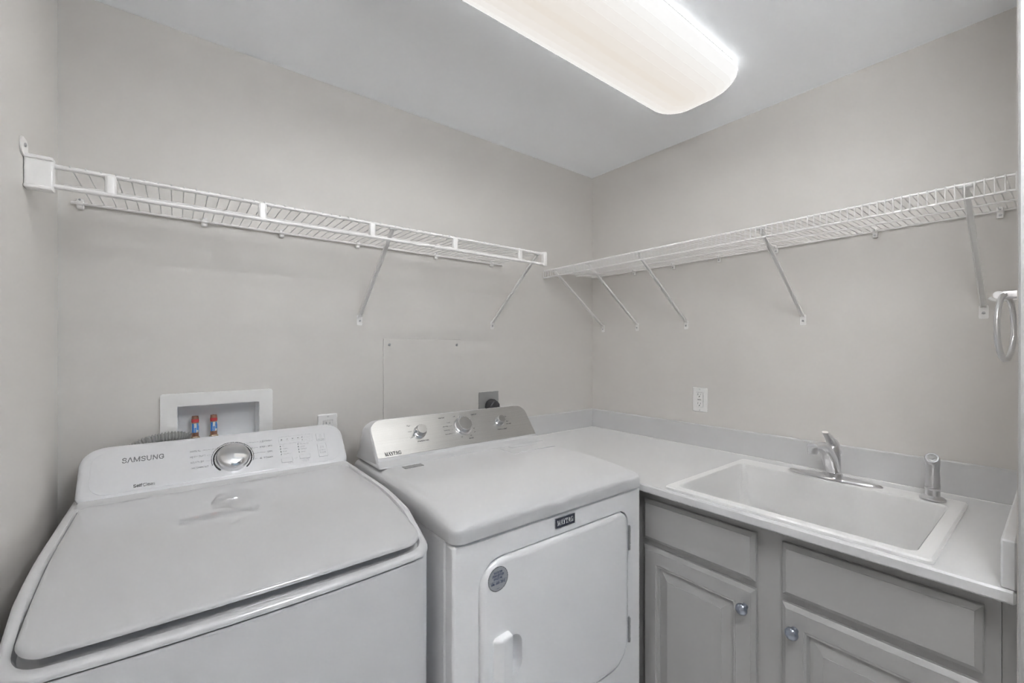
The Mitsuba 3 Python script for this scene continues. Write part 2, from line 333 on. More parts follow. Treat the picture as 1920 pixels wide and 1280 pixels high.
put('nozzle', frame(lathe([(.0115, 0), (.0115, .0012), (.008, .0015), (.0078, .0005), (.005, .0005), (.005, .0015), (0, .0015)], 24), A3([SX - .006, SY, DZ + .116]) + hn * .0142, hu - hn * (hu @ hn), np.cross(hn, hu - hn * (hu @ hn))), 'm_steel_face', h, smooth=30)

# ------------------------------------------------------------------ base cabinet (fronts face -x)
bc = thing('base_cabinet', 'grey painted base cabinet with raised panel doors under the sink', 'cabinet')
FXF = -0.628                                     # face frame plane
DW = [(-1.169, -.800), (-1.603, -1.235)]         # y extents of the two bays' fronts
ff = prism(Polygon([(-1.626, .09), (-.74, .09), (-.74, CB - .0005), (-1.626, CB - .0005)], [[(-1.155, .74), (-.82, .74), (-.82, .855), (-1.155, .855)], [(-1.155, .12), (-.82, .12), (-.82, .695), (-1.155, .695)], [(-1.59, .74), (-1.25, .74), (-1.25, .855), (-1.59, .855)], [(-1.59, .12), (-1.25, .12), (-1.25, .695), (-1.59, .695)]]), 0, .019)
put('face_frame', frame(ff, [FXF + .019, 0, 0], [0, 1, 0], [0, 0, 1], n=[-1.0, 0, 0]), 'm_cabinet', bc)
put('side_panel', cbox(FXF + .0195, -.03, -.755, -.74, .09, CB - .002), 'm_cabinet', bc)
put('side_panel', cbox(FXF + .0195, -.03, -1.626, -1.611, .09, CB - .002), 'm_cabinet', bc)
put('bottom_panel', cbox(FXF + .0195, -.03, -1.61, -.756, .09, .105), 'm_cabinet', bc)
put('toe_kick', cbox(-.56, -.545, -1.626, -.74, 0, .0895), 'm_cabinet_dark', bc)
put('filler_strip', cbox(FXF + .003, FXF + .02, -1.648, -1.6265, 0.0, CB - .002), 'm_cabinet', bc)
def yz(y0, y1, z0, z1, d, x): return A3([[x, y0 + d, z0 + d], [x, y0 + d, z1 - d], [x, y1 - d, z1 - d], [x, y1 - d, z0 + d]])
XF = FXF - .0005
for y0, y1 in DW:
    z0, z1 = .728, .8665
    put('drawer_front', loft([yz(y0, y1, z0, z1, 0, XF), yz(y0, y1, z0, z1, 0, XF - .010), yz(y0, y1, z0, z1, .002, XF - .012), yz(y0, y1, z0, z1, .012, XF - .0185), yz(y0, y1, z0, z1, .0125, XF - .020)]), 'm_cabinet', bc)
def knob(y, z, parent):
    k = lathe([(.009, 0), (.0075, .003), (.0055, .008), (.006, .013), (.012, .016), (.0155, .020), (.0160, .023), (.0145, .027), (.010, .0305), (.004, .0322), (0, .0325)], 32)
    put('knob', frame(k, [XF - .0200, y, z], [0, 0, 1.0], [0, 1.0, 0]), 'm_knob', parent, smooth=40, label='round brushed chrome knob')
for (y0, y1), ky in zip(DW, (-1.143, -1.268)):
    z0, z1, fw = .045, .7075, .052
    g = lambda d, x: yz(y0, y1, z0, z1, d, XF - x)
    dk = put('door', loft([g(0, 0), g(0, .010), g(.002, .012), g(.011, .0185), g(.0115, .020), g(fw, .020), g(fw + .002, .0185), g(fw + .007, .018), g(fw + .010, .013), g(fw + .012, .008), g(fw + .016, .008)]), 'm_cabinet', bc)
    put('raised_panel', loft([g(fw + .0125, .0082), g(fw + .014, .0085), g(fw + .019, .0095), g(fw + .043, .0165), g(fw + .0435, .0178)], False, True), 'm_cabinet', dk)
    knob(ky, .652 if ky > -1.2 else .648, dk)

# ------------------------------------------------------------------ washing machine (local frame: x across, y back from the front plane)
wm = thing('washing_machine', 'white top-load washing machine in the left corner', 'washing machine')
WX, WY = -1.792, -.795
def wdef(p):
    p = np.array(p, float); x, y = p[:, 0], p[:, 1]
    p[:, 1] = y - .020 * (1 - (x / .345) ** 2) * (1 - sstep(0, .25, y)); return p + [WX, WY, 0]
def wring(d, z, x=.345, y0=0.0, y1=.715, r=(.055, .02, .02, .055)):
    q = rrect(-x + d, x - d, y0 + d, y1 - d, [max(k - d * .6, .004) for k in r], 10, 14)
    zz = z(q[:, 0], q[:, 1]) if callable(z) else np.full(len(q), z)
    return wdef(np.column_stack([q, zz]))
put('body', loft([wring(.004, .0), wring(.003, .10), wring(.001, .899), wring(.004, .905)]), 'm_washer_enamel', wm, smooth=35)
def base(y): return np.where(y < .35, .990 - .053 * ((.35 - np.clip(y, 0, .35)) / .35) ** 2.1, .990)
def L(x, y): return base(np.maximum(y, .0)) + .0015 + .004 * (1 - (x / .32) ** 2) * sstep(.6, .3, y)
def F(y): return .922 + (base(y) - .922) * sstep(.012, .15, y)
fr = [wring(.002, .9075), wring(-.001, .9095), wring(-.001, lambda x, y: F(y) - .009)]
for d, dz in ((.0005, .0045), (.004, .0015), (.009, 0.0), (.0165, 0.0), (.0185, .003), (.0215, .010), (.030, .010)):
    fr.append(wring(d, lambda x, y, dz=dz: F(y) - dz))
fr += [wring(d, lambda x, y: L(x, y) - .0145) for d in (.045, .09, .16, .22, .30)]
put('top_frame', loft(fr), 'm_enamel', wm, smooth=40)
LK = dict(x=.3235, y0=.014, y1=.605, r=(.042, .03, .03, .042))
ld = [wring(.030, lambda x, y: L(x, y) - .0135, **LK), wring(.003, lambda x, y: L(x, y) - .0105, **LK), wring(.0, lambda x, y: L(x, y) - .0075, **LK), wring(.001, lambda x, y: L(x, y) - .0035, **LK), wring(.004, lambda x, y: L(x, y) - .001, **LK), wring(.009, L, **LK)]
for d in (.02, .035, .055, .08, .11, .14, .17, .20, .23, .26, .285): ld.append(wring(d, L, **LK))
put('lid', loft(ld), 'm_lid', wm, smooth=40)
# control console on the sloped panel plane: u across, v up the slope
PA, PB = A3([WX, WY + .615, 1.0]), A3([WX, WY + .72, 1.118]); PE = (PB - PA) / np.linalg.norm(PB - PA); PN = np.cross([1.0, 0, 0], PE)
def pring(x, v0, v1, r, d, n):
    q = rrect(-x + d, x - d, v0 + d, v1 - d, [max(k - d, .004) for k in r], 10, 14)
    return PA + q[:, :1] * A3([1.0, 0, 0]) + q[:, 1:] * PE + n * PN
CR = (.03, .05, .05, .03)
fr = pring(.336, -.012, .1545, CR, 0, -.008)
bk = fr.copy(); bk[:, 1] = WY + .738; bk[:, 0] = WX + (bk[:, 0] - WX) * .985
fl = pring(.336, -.012, .1545, CR, -.006, -.016); fl[:, 2] = np.minimum(fl[:, 2], 1.116); fl[:, 2] = np.maximum(fl[:, 2], .982)
cs = put('console', loft([bk, fr, pring(.336, -.012, .1545, CR, .002, -.003), pring(.336, -.012, .1545, CR, .007, 0), pring(.336, -.012, .1545, CR, .014, .001)]), 'm_panel', wm, smooth=40)
put('console_foot', loft([wring(.0, .972, x=.338, y0=.575, y1=.737, r=(.02, .01, .01, .02)) , wring(.0, .986, x=.338, y0=.575, y1=.737, r=(.02, .01, .01, .02)), wring(.006, .9925, x=.338, y0=.585, y1=.737, r=(.02, .01, .01, .02)), wring(.012, 1.000, x=.338, y0=.598, y1=.737, r=(.02, .01, .01, .02))]), 'm_enamel', wm, smooth=40)
put('control_panel', loft([pring(.312, .008, .134, (.035,) * 4, 0, .0005), pring(.312, .008, .134, (.035,) * 4, .0, .0022), pring(.312, .008, .134, (.035,) * 4, .002, .0030)]), 'm_panel', cs, smooth=40)
NP = .0031
def on_panel(m, n=NP): return frame(m, PA + n * PN, [1, 0, 0], PE)
DU, DV, DR = .004, .0665, .0425
put('dial', on_panel(lathe([(DR * 1.04, 0), (DR * 1.04, .004), (DR, .006), (DR * .99, .016), (DR * .93, .0205), (DR * .78, .0245), (DR * .5, .0275), (DR * .2, .0288), (0, .029)], 56).apply_translation([DU, DV, 0])), 'm_chrome', cs, smooth=40, label='round domed chrome dial')
put('dial_ring', on_panel(cat_([arc(DR * 1.10, DR * 1.20, -48, 228, DU, DV), arc(DR * 1.27, DR * 1.30, -18, 198, DU, DV)])), 'm_black', cs, label='black arcs around the dial')
put('brand_lettering', on_panel(text('SΛMSUNG', -.2505, .0945, .0148, .090, True)), 'm_grey_ink', cs, label='large grey lettering of the maker')
put('lettering', on_panel(cat_([text('Self', -.224, .0165, .0088, .0185, True), text('Clean', -.2040, .0165, .0088, .0245)])), 'm_ink', cs, label='small black two-word lettering low on the console')
tx = []
for s_, u, v, wd in (('NORMAL', -.1012, .1025, .026), ('HEAVY DUTY', -.1008, .0838, .0365), ('DELICATES', -.1000, .0655, .031), ('WATERPROOF', -.0998, .0468, .0418)):
    tx.append(text(s_, u, v, .0050, wd)); tx.append(bar(u + wd + .004, DU - math.sqrt(max((DR * 1.31) ** 2 - (v + .0025 - DV) ** 2, 1e-6)), v + .0022, v + .0026))
for s_, u, v, wd in (('QUICK WASH', .1132, .1098, .034), ('RINSE + SPIN', .1118, .0898, .034), ('SPIN', .1110, .0698, .014), ('SELF CLEAN', .1100, .0500, .036)):
    tx.append(text(s_, u, v, .0050, wd, align='r')); tx.append(bar(DU + math.sqrt(max((DR * 1.31) ** 2 - (v + .0025 - DV) ** 2, 1e-6)), u - wd - .004, v + .0022, v + .0026))
put('cycle_lettering', on_panel(cat_(tx)), 'm_grey_ink', cs, label='grey lettering of the wash cycles')
tx, led = [outline(.133, .236, .0925, .1200, .003, .0004)], []
for u in (.141, .158, .1745, .191): led.append(bar(u - .0024, u + .0024, .1086, .1102)); tx.append(bar(u - .004, u + .004, .1040, .1045))
for v in (.0985, .1085): led.append(bar(.2025, .2050, v, v + .0030)); tx.append(bar(.2085, .2280, v + .001, v + .0015))
for k, s_ in enumerate(('Hot', 'Warm', 'Cold', 'Tap Cold')): v = .0830 - k * .0099; led.append(bar(.1340, .1362, v, v + .0036)); tx.append(text(s_, .1410, v + .0002, .0038))
for k, s_ in enumerate(('Extra Large', 'Large', 'Medium', 'Small')): v = .0835 - k * .0099; led.append(bar(.1868, .1890, v, v + .0036)); tx.append(text(s_, .1935, v + .0002, .0038))
tx += [text('Temp.', .150, .0190, .0042), text('Load Size', .203, .0235, .0040, align='c'), bar(.194, .212, .0195, .0200), bar(.170, .180, .0360, .0365), bar(.172, .180, .0325, .0330)]
put('indicator', on_panel(cat_(led)), 'm_black', cs); put('option_lettering', on_panel(cat_(tx)), 'm_pale_ink', cs, label='small pale lettering of the wash options')
def button(u0, u1, v0, v1, txt):
    q = lambda d, n: lift(rrect(u0 + d, u1 - d, v0 + d, v1 - d, .003, 5, 3), n)
    b = put('button', on_panel(loft([q(0, 0), q(0, .0012), q(.0006, .0018)])), 'm_panel', cs)
    put('rim', on_panel(outline(u0 - .0007, u1 + .0007, v0 - .0007, v1 + .0007, .003, .0006)), 'm_pale_ink', b)
    if txt: put('lettering', on_panel(cat_(txt), NP + .0018), 'm_pale_ink', b)
button(.1330, .1650, .0245, .0400, None); button(.1870, .2185, .0300, .0440, None)
button(.2480, .2740, .0880, .1165, [arc(.0035, .0042, 110, 430, .261, .1070), bar(.2606, .2614, .1070, .1122), text('POWER', .261, .0915, .0042, .019, align='c')])
button(.2460, .2735, .0270, .0765, [prism(Polygon([(.2530, .0585), (.2530, .0665), (.2590, .0625)]).difference(Polygon([(.2536, .0597), (.2536, .0653), (.2578, .0625)])), 0, .0004), bar(.2612, .2619, .0585, .0665), bar(.2640, .2647, .0585, .0665), text('START', .2598, .0480, .0050, .019, align='c'), text('PAUSE', .2598, .0390, .0050, .019, align='c')])

# ------------------------------------------------------------------ clothes dryer
dy = thing('clothes_dryer', 'white front-load dryer with steel control panel between washer and cabinet', 'dryer')
DX0, DX1, DYF, DYB, DC = -1.4155, -.693, -.824, -.115, -1.054
put('body', cbox(DX0, DX1, DYF + .042, DYB, 0, .9205, .004), 'm_enamel_soft', dy)
pan = rbox(DX0, DX1, DYF, DYF + .0415, .02, .9205, .0085)
dx0, dx1, dz0, dz1 = -1.345, -.7605, .362, .862
hole = frame(prism(Polygon(rrect(dx0, dx1, dz0, dz1, (.085, .045, .070, .085), 14, 4)), 0, .2), [0, DYF + .030, 0], [1, 0, 0], [0, 0, 1])
put('front_panel', to_tri(pan - to_man(hole)), 'm_enamel_soft', dy, smooth=30)
def dring(d, y): q = rrect(dx0 + .0035 + d, dx1 - .0035 - d, dz0 + .0035 + d, dz1 - .0035 - d, [max(k - d, .01) for k in (.082, .042, .067, .082)], 14, 6); return np.column_stack([q[:, 0], np.full(len(q), y), q[:, 1]])
door = to_man(loft([dring(0, DYF + .029), dring(0, DYF + .008), dring(.0015, DYF + .002), dring(.005, DYF - .003), dring(.011, DYF - .006), dring(.018, DYF - .007)]))
pocket = m3.Manifold.batch_hull([m3.Manifold.sphere(r, 24).translate(p) for p, r in (((-1.265, DYF - .002, .622), .030), ((-1.243, DYF - .002, .622), .030), ((-1.265, DYF - .002, .575), .030), ((-1.243, DYF - .002, .575), .030))])
dd = put('door', to_tri(door - pocket), 'm_enamel_soft', dy, smooth=32)
hb = m3.Manifold.batch_hull([m3.Manifold.sphere(r, 20).translate(p) for p, r in (((-1.297, DYF - .006, .656), .010), ((-1.297, DYF - .006, .545), .010), ((-1.285, DYF - .016, .656), .012), ((-1.285, DYF - .016, .545), .012), ((-1.262, DYF - .020, .662), .006), ((-1.262, DYF - .022, .545), .006), ((-1.262, DYF - .010, .664), .006), ((-1.262, DYF - .010, .545), .006))])
put('handle', to_tri(hb), 'm_enamel_soft', dd, smooth=35)
stc = lambda m, n: frame(m, [-1.291, DYF - .0071 - n, .8105], [1, 0, 0], [0, 0, 1])
st = put('sticker', stc(prism(Point(0, 0).buffer(.0300, 32), 0, .0004), 0), 'm_sticker', dd, label='round grey sticker with dark lettering')
put('rim', stc(arc(.0292, .0306, 0, 360, 0, 0, .0007, 72), 0), 'm_sticker_rim', st)
put('lettering', stc(cat_([text('REGISTER', 0, .0140, .0052, .0260, True, align='c'), text('ENREGISTRER', 0, .0065, .0052, .0370, True, align='c'), text('REGISTRE', 0, -.0010, .0052, .0260, True, align='c'),
    bar(-.0265, .0265, -.0048, -.0043), text('888-000-3301', 0, -.0125, .0056, .0440, True, align='c'), bar(-.006, .006, -.0238, -.0234)]), .0005), 'm_navy', st)
for za, zb in ((.727, .808), (.426, .510)): 
    hg = put('hinge', cat_([cbox(-.7610, -.7560, DYF - .006, DYF - .0005, za, zb, .001)] + [tube([(-.7585, DYF - .006, za + .003 + k * (zb - za - .006) / 4), (-.7585, DYF - .006, za + (k + .86) * (zb - za) / 4)], .0028, 10) for k in range(4)]), 'm_screw', dy, label='dark metal hinge')
bg = put('badge', frame(loft([lift(rrect(-1.0885, -1.0125, .881, .9085, .001, 2, 2), z) for z in (0, .003)]), [0, DYF, 0], [1, 0, 0], [0, 0, 1]), 'm_badge', dy, label='small black badge with white serif lettering')
put('lettering', frame(serif_letters(-1.0825, .8875, .0148, .064), [0, DYF - .0030, 0], [1, 0, 0], [0, 0, 1]), 'm_label_white', bg)
put('rim', frame(outline(-1.0895, -1.0115, .880, .9095, .001, .0013), [0, DYF - .0030, 0], [1, 0, 0], [0, 0, 1]), 'm_screw', bg)
# top
def tring(d, z, drop=0.0):
    q = rrect(DX0 - .003 + d, DX1 + .003 - d, DYF - .010 + d, DYB - d, [max(k - d * .5, .006) for k in (.03, .01, .01, .03)], 10, 12)
    fall = .022 * (1 - np.clip((q[:, 1] - (DYF - .01)) / .30, 0, 1)) ** 2.2 + .004 * (np.abs(q[:, 0] - DC) / .365) ** 4
    return np.column_stack([q, z - drop * fall])
tr = [tring(.004, .9235), tring(.0, .9255), tring(-.0005, .950), tring(.001, .965, .3), tring(.004, .976, .6), tring(.009, .984, .8), tring(.016, .990, .95), tring(.026, .9945, 1), tring(.04, .9965, 1)]
tr += [tring(d, .997, 1) for d in (.06, .09, .12, .16, .2, .24, .28, .32, .345)]
tp = put('top', loft(tr), 'm_enamel', dy, smooth=40)
put('lint_screen_lid', to_tri(rbox(-.942, -.735, -.455, -.365, .990, .9995, .0022, 12)), 'm_enamel', dy, smooth=40)
put('lint_grip', to_tri(m3.Manifold.batch_hull([m3.Manifold.sphere(.006, 16).translate((x, y, .9985)) for x in (-.90, -.775) for y in (-.385, -.372)])), 'm_enamel', dy, smooth=40)
el = put('energy_label', cbox(-1.341, -1.274, -.392, -.363, .9965, .9974), 'm_energy_label', dy, label='small grey label')
# console
QA, QB = A3([DC, -.305, 1.019]), A3([DC, -.22, 1.127]); QE = (QB - QA) / np.linalg.norm(QB - QA); QN = np.cross([1.0, 0, 0], QE)
def qring(d, n, x=.352, v0=-.030, v1=.1475, r=(.010, .045, .050, .012)):
    q = rrect(-x + d, x - d, v0 + d, v1 - d, [max(k - d, .003) for k in r], 12, 14); return QA + q[:, :1] * A3([1.0, 0, 0]) + q[:, 1:] * QE + n * QN
f0 = qring(0, -.008); b0 = f0.copy()
b0[:, 1] = np.interp(b0[:, 2], [.985, 1.04, 1.09, 1.135], [-.125, -.160, -.185, -.192]); b0[:, 0] = DC + (b0[:, 0] - DC) * 1.012
mid = f0 * .5 + b0 * .5; mid[:, 2] += .006 * sstep(1.02, 1.12, mid[:, 2]); mid[:, 0] = DC + (mid[:, 0] - DC) * 1.012
dc = put('console', loft([b0, f0, qring(.0015, -.003), qring(.005, 0.0), qring(.008, .0005)]), 'm_enamel', dy, smooth=40)
put('console_foot', loft([lift(rrect(DC - .355 + d, DC + .355 - d, -.345 + d + e, -.118, .006, 4, 4), z) for d, e, z in ((0, 0, .994), (0, 0, 1.000), (.004, .012, 1.004), (.006, .030, 1.012))]), 'm_enamel', dy, smooth=30)
put('control_panel', loft([qring(0, .0005, .345, .0, .1435, (.004, .040, .044, .004)), qring(0, .0018, .345, .0, .1435, (.004, .040, .044, .004))]), 'm_steel', dc, label='brushed steel control panel')
def on_dp(m, n=.00185): return frame(m, QA + n * QN, [1, 0, 0], QE)
put('brand_lettering', on_dp(serif_letters(-.319, .0050, .0135, .058)), 'm_black', dc, label='black serif lettering in the lower left corner')
def dknob(u, v, r, hgt, ang):
    k = put('knob', on_dp(lathe([(r * 1.22, 0), (r * 1.22, .002), (r * 1.12, .003), (r * 1.08, .0032), (r * 1.04, .0034), (r * 1.0, hgt * .8), (r * .94, hgt), (r * .90, hgt * 1.01)], 44).apply_translation([u, v, 0])), 'm_chrome', dc, smooth=30, label='round silver control knob')
    put('cap', on_dp(lathe([(r * .9, hgt * .98), (r * .9, hgt * 1.015), (0, hgt * 1.02)], 44).apply_translation([u, v, 0])), 'm_steel_face', k)
    a = math.radians(ang)
    pt = prism(Polygon([(u + r * 1.35 * math.cos(a), v + r * 1.35 * math.sin(a)), (u + r * .9 * math.cos(a + .45), v + r * .9 * math.sin(a + .45)), (u + r * .9 * math.cos(a - .45), v + r * .9 * math.sin(a - .45))]), .003, hgt * .9)
    put('pointer', on_dp(pt), 'm_chrome', k)
dknob(-.170, .0790, .0195, .024, 185); dknob(.0130, .0790, .0305, .024, 108); dknob(.189, .0790, .0175, .024, 180)
tx = [text('TEMPERATURE', -.192, .0395, .0048, .047, True), text('High', -.2140, .1055, .0045, .012), text('Med', -.2150, .0815, .0045, .012), text('Low', -.2145, .0585, .0045, .011), bar(-.2005, -.193, .1075, .1079), bar(-.2005, -.193, .0605, .0609),
    text('AUTO DRY', -.0815, .1215, .0048, .027, True), text('TIMED DRY', .0640, .1215, .0048, .031, True), text('AIR DRY', .0180, .0215, .0046, .022, True), text('PUSH TO START', .1640, .0405, .0048, .047, True),
    text('Damp', -.0520, .1000, .0042, .014), text('Less Dry', -.0760, .0845, .0045, .025), text('Normal', -.0740, .0685, .0045, .022), text('More Dry', -.0730, .0515, .0045, .027),
    bar(-.048, -.034, .0865, .0869), bar(-.049, -.034, .0705, .0709), bar(-.0425, -.020, .0545, .0549), text('Off', -.0170, .1222, .0042, .010), text('On', .2230, .0960, .0045), text('Off', .2235, .0720, .0045), text('End Signal', .2170, .0610, .0042, .023),
    text('Off', -.014, .0320, .0045), text('30', .0510, .0460, .0042), text('40', .0530, .0620, .0042), text('Off', .0290, .0330, .0042), arc(.0385, .0392, 125, 180, .013, .079)]
put('lettering', on_dp(cat_(tx)), 'm_ink', dc, label='small black lettering of the dryer settings')

# ------------------------------------------------------------------ wire shelf with hanging rod on the back wall
ws = thing('wire_shelf', 'white wire shelf with hanging rod on the wall above washer and dryer', 'shelf')
SZ, FY2 = 1.788, -.332
put('back_rod', tube([(-2.155, -.010, SZ + .003), (-.667, -.010, SZ + .003)], .0042, 10), 'm_shelf', ws, smooth=50)
put('middle_rod', tube([(-2.14, -.205, SZ - .004), (-.685, -.205, SZ - .004)], .0032, 8), 'm_shelf', ws, smooth=50)
put('front_rod', tube([(-2.14, FY2, SZ), (-.690, FY2, SZ)], .0052, 10), 'm_shelf', ws, smooth=50)
put('hanging_rod', tube([(-2.14, FY2 - .003, 1.7435), (-.690, FY2 - .003, 1.7435)], .0058, 12), 'm_shelf', ws, smooth=50)
wire = mikit.ply(tube([(0, -.006, SZ + .0078), (0, FY2 - .004, SZ + .0062), (0, FY2 - .007, SZ + .002)], .0014, 6), 'm_shelf_grey', 40)  # white wires coloured grey to stand for shade under the shelf
for k in range(57): put('deck_wire', {**wire, 'to_world': T().translate([-2.113 + k * .0254, 0, 0])}, None, ws)
for x in (-2.046, -1.737, -1.429, -1.122, -.817): put('rod_connector', to_tri(m3.Manifold.batch_hull([m3.Manifold.sphere(.0065, 16).translate((x + dx, FY2 - .002, z)) for dx in (-.004, .004) for z in (1.748, SZ - .004)])), 'm_shelf', ws, smooth=40)
for x in (-2.137, -1.854, -1.632, -1.368, -1.027, -.727):
    c = put('wall_clip', cat_([to_tri(rbox(x - .008, x + .008, -.014, -.0005, SZ - .013, SZ + .016, .004, 12)), tube([(x - .007, -.012, SZ + .003), (x + .007, -.012, SZ + .003)], .0072, 10)]), 'm_shelf', ws, smooth=40)
    put('screw', screw([x, -.0142, SZ + .013], [0, -1, 0], .003), 'm_screw', c)
eb = put('end_bracket', cat_([to_tri(rbox(XL + .0005, -2.137, FY2 - .012, FY2 + .010, 1.732, 1.800, .004, 12)), to_tri(rbox(XL + .0005, -2.137, FY2 - .016, FY2 + .010, 1.794, 1.803, .003, 12)), to_tri(rbox(XL + .0005, -2.137, FY2 - .016, FY2 + .010, 1.730, 1.739, .003, 12)),
    frame(prism(Polygon(rrect(FY2 - .040, FY2 + .012, 1.795, 1.832, .014)), 0, .003), [XL + .0005, 0, 0], [0, 1, 0], [0, 0, 1])]), 'm_shelf', ws, smooth=40)
put('screw', screw([XL + .0035, FY2 - .016, 1.818], [1, 0, 0], .0045), 'm_screw', eb)
put('end_cap', to_tri(rbox(-.694, -.676, FY2 - .013, FY2 + .008, 1.7355, 1.796, .004, 12)), 'm_shelf', ws, smooth=40)
def brace(parent, top, foot, wall_n, wide=.0065):
    """flat channel from the shelf front to a foot plate on the wall"""
    top, foot, n = A3(top, float), A3(foot, float), A3(wall_n, float); side = np.cross(n, [0, 0, 1.0])
    d = foot - top; d /= np.linalg.norm(d); up = np.cross(side, d)
    q = A3([(-wide, -.004), (wide, -.004), (wide, .004), (wide * .6, .004), (wide * .55, -.001), (-wide * .55, -.001), (-wide * .6, .004), (-wide, .004)])
    rings = [p + q[:, :1] * side + q[:, 1:] * up for p in (top, foot + n * .006)]
    b = put('support_brace', loft(rings), 'm_shelf', parent)
    put('foot_plate', frame(cat_([prism(Polygon(rrect(-.0105, .0105, -.036, .004, .004)), 0, .0035), prism(Polygon(rrect(-.0075, .0075, -.008, .006, .003)), 0, .010)]), foot + n * .0005, side, [0, 0, 1.0]), 'm_shelf', b)
    put('screw', screw(foot + n * .004 + A3([0, 0, -.019]), n, .004), 'm_screw', b)
    put('top_hook', cat_([tube([top + side * -.012 + [0, 0, .003], top + side * .012 + [0, 0, .003]], .0062, 10)]), 'm_shelf_grey', b)
for x in (-1.357, -.719): brace(ws, [x, FY2 + .003, SZ - .006], [x, 0, 1.512], [0, -1, 0])

# ------------------------------------------------------------------ wire shelf on the right wall
ws2 = thing('wire_shelf', 'long white close-mesh wire shelf along the right wall above the sink', 'shelf')
RX, RZ = -.388, 1.792
put('back_rod', tube([(-.010, -.004, RZ), (-.010, -1.645, RZ)], .0032, 8), 'm_shelf', ws2, smooth=50)
put('middle_rod', tube([(-.140, -.004, RZ - .004), (-.140, -1.645, RZ - .004)], .0030, 8), 'm_shelf', ws2, smooth=50)
put('front_rod', tube([(RX, -.004, RZ), (RX, -1.645, RZ)], .0036, 8), 'm_shelf', ws2, smooth=50)
put('lip_rod', tube([(RX, -.004, RZ - .036), (RX, -1.645, RZ - .036)], .0034, 8), 'm_shelf', ws2, smooth=50)
wire = mikit.ply(tube([(-.006, 0, RZ + .004), (RX - .0015, 0, RZ + .0045), (RX - .0045, 0, RZ + .001), (RX - .0045, 0, RZ - .038)], .0014, 6), 'm_shelf_wire_shade', 40)
for k in range(98): put('deck_wire', {**wire, 'to_world': T().translate([0, -.010 - k * .01675, 0])}, None, ws2)
for y in (-.066, -.299, -.526, -.752, -.984, -1.298, -1.587):
    c = put('wall_clip', cat_([to_tri(rbox(-.012, -.0005, y - .0075, y + .0075, RZ - .022, RZ + .004, .003, 12)), to_tri(rbox(-.022, -.0005, y - .007, y + .007, RZ - .003, RZ + .010, .003, 12))]), 'm_shelf', ws2, smooth=40)
    put('screw', screw([-.0122, y, RZ - .013], [-1, 0, 0], .0036), 'm_screw', c)
    put('screw', screw([-.0222, y, RZ + .002], [-1, 0, 0], .0030), 'm_screw', c)
for y in (-.081, -.312, -.590, -1.077, -1.553): brace(ws2, [RX + .004, y, RZ - .006], [0, y, 1.512], [-1, 0, 0])

# ------------------------------------------------------------------ access panel, outlets, washer box
ap = thing('access_panel', 'square painted access panel screwed to the wall behind the dryer', 'access panel')
put('cover', cbox(-1.262, -.899, -.0045, -.0005, 1.05, 1.4245, .0012), 'm_wall', ap)
for x in (-1.237, -.920): put('screw', screw([x, -.0045, 1.400], [0, -1, 0], .0060), 'm_screw', ap)

def receptacle(parent, gfci):
    """returns parts in plate coordinates: u across, v up, centred"""
    plate = loft([lift(rrect(-.035 + d, .035 - d, -.057 + d, .057 - d, .004, 4, 3), z) for d, z in ((0, 0), (0, .003), (.002, .005), (.0055, .0062))])
    yield 'plate', plate, 'm_plastic'
    yield 'receptacle', loft([lift(rrect(-.0165 + d, .0165 - d, -.0335 + d, .0335 - d, .002, 4, 3), z) for d, z in ((0, .0055), (0, .0078), (.0008, .0085))]), 'm_plastic'
    yield 'gap', cat_([outline(-.0172, .0172, -.0342, .0342, .002, .0009, .0066)]), 'm_grey_ink'
    for s_ in (1, -1):
        v = s_ * .0205
        yield 'slot', cat_([bar(-.0075, -.0058, v - .001, v + .0075, .0088), bar(.0052, .0069, v, v + .0065, .0088), prism(Point(0, v - .0065).buffer(.0026), 0, .0088)]), 'm_black'
    if gfci:
        yield 'button', cat_([cbox(-.009, -.0005, -.0025, .0025, .008, .0098, .0004), cbox(.0005, .009, -.0025, .0025, .008, .0098, .0004)]), 'm_trim'
    for s_ in (1, -1): yield 'screw', frame(lathe([(.0032, 0), (.0032, .0008), (0, .0014)], 14), [0, s_ * .0485, .0060], [1, 0, 0], [0, 1, 0]), 'm_shelf_grey'
def outlet(label, o, u, gfci):
    t = thing('wall_outlet', label, 'outlet')
    for name, m, mt in receptacle(t, gfci): put(name, frame(m, o, u, [0, 0, 1.0]), mt, t, smooth=30 if name in ('plate', 'screw') else False)
outlet('white wall outlet beside the recessed box, half hidden by the washer', [-1.477, -.0005, 1.083], [1, 0, 0], True)
outlet('white wall outlet above the backsplash on the right wall', [-.0005, -.660, 1.1465], [0, -1, 0], True)

do = thing('dryer_outlet', 'grey metal outlet plate on the wall behind the dryer', 'outlet')
put('plate', cbox(-.799, -.684, -.005, -.0005, 1.055, 1.1765, .002), 'm_plate_grey', do)
put('socket_face', frame(lathe([(.028, 0), (.028, .004), (0, .004)], 32), [-.735, -.005, 1.103], [1, 0, 0], [0, 0, 1]), 'm_black', do)
dp = thing('dryer_plug', 'black round power plug in the grey outlet plate', 'plug')
put('plug', cat_([frame(lathe([(.034, 0), (.034, .012), (.031, .018), (.028, .034), (.022, .040), (0, .042)], 36), [-.733, -.0092, 1.108], [1, 0, 0], [0, 0, 1]), tube([(-.733, -.045, 1.10), (-.733, -.052, 1.07), (-.733, -.050, 1.02), (-.733, -.045, .95)], .008, 10)]), 'm_black', dp, smooth=30)

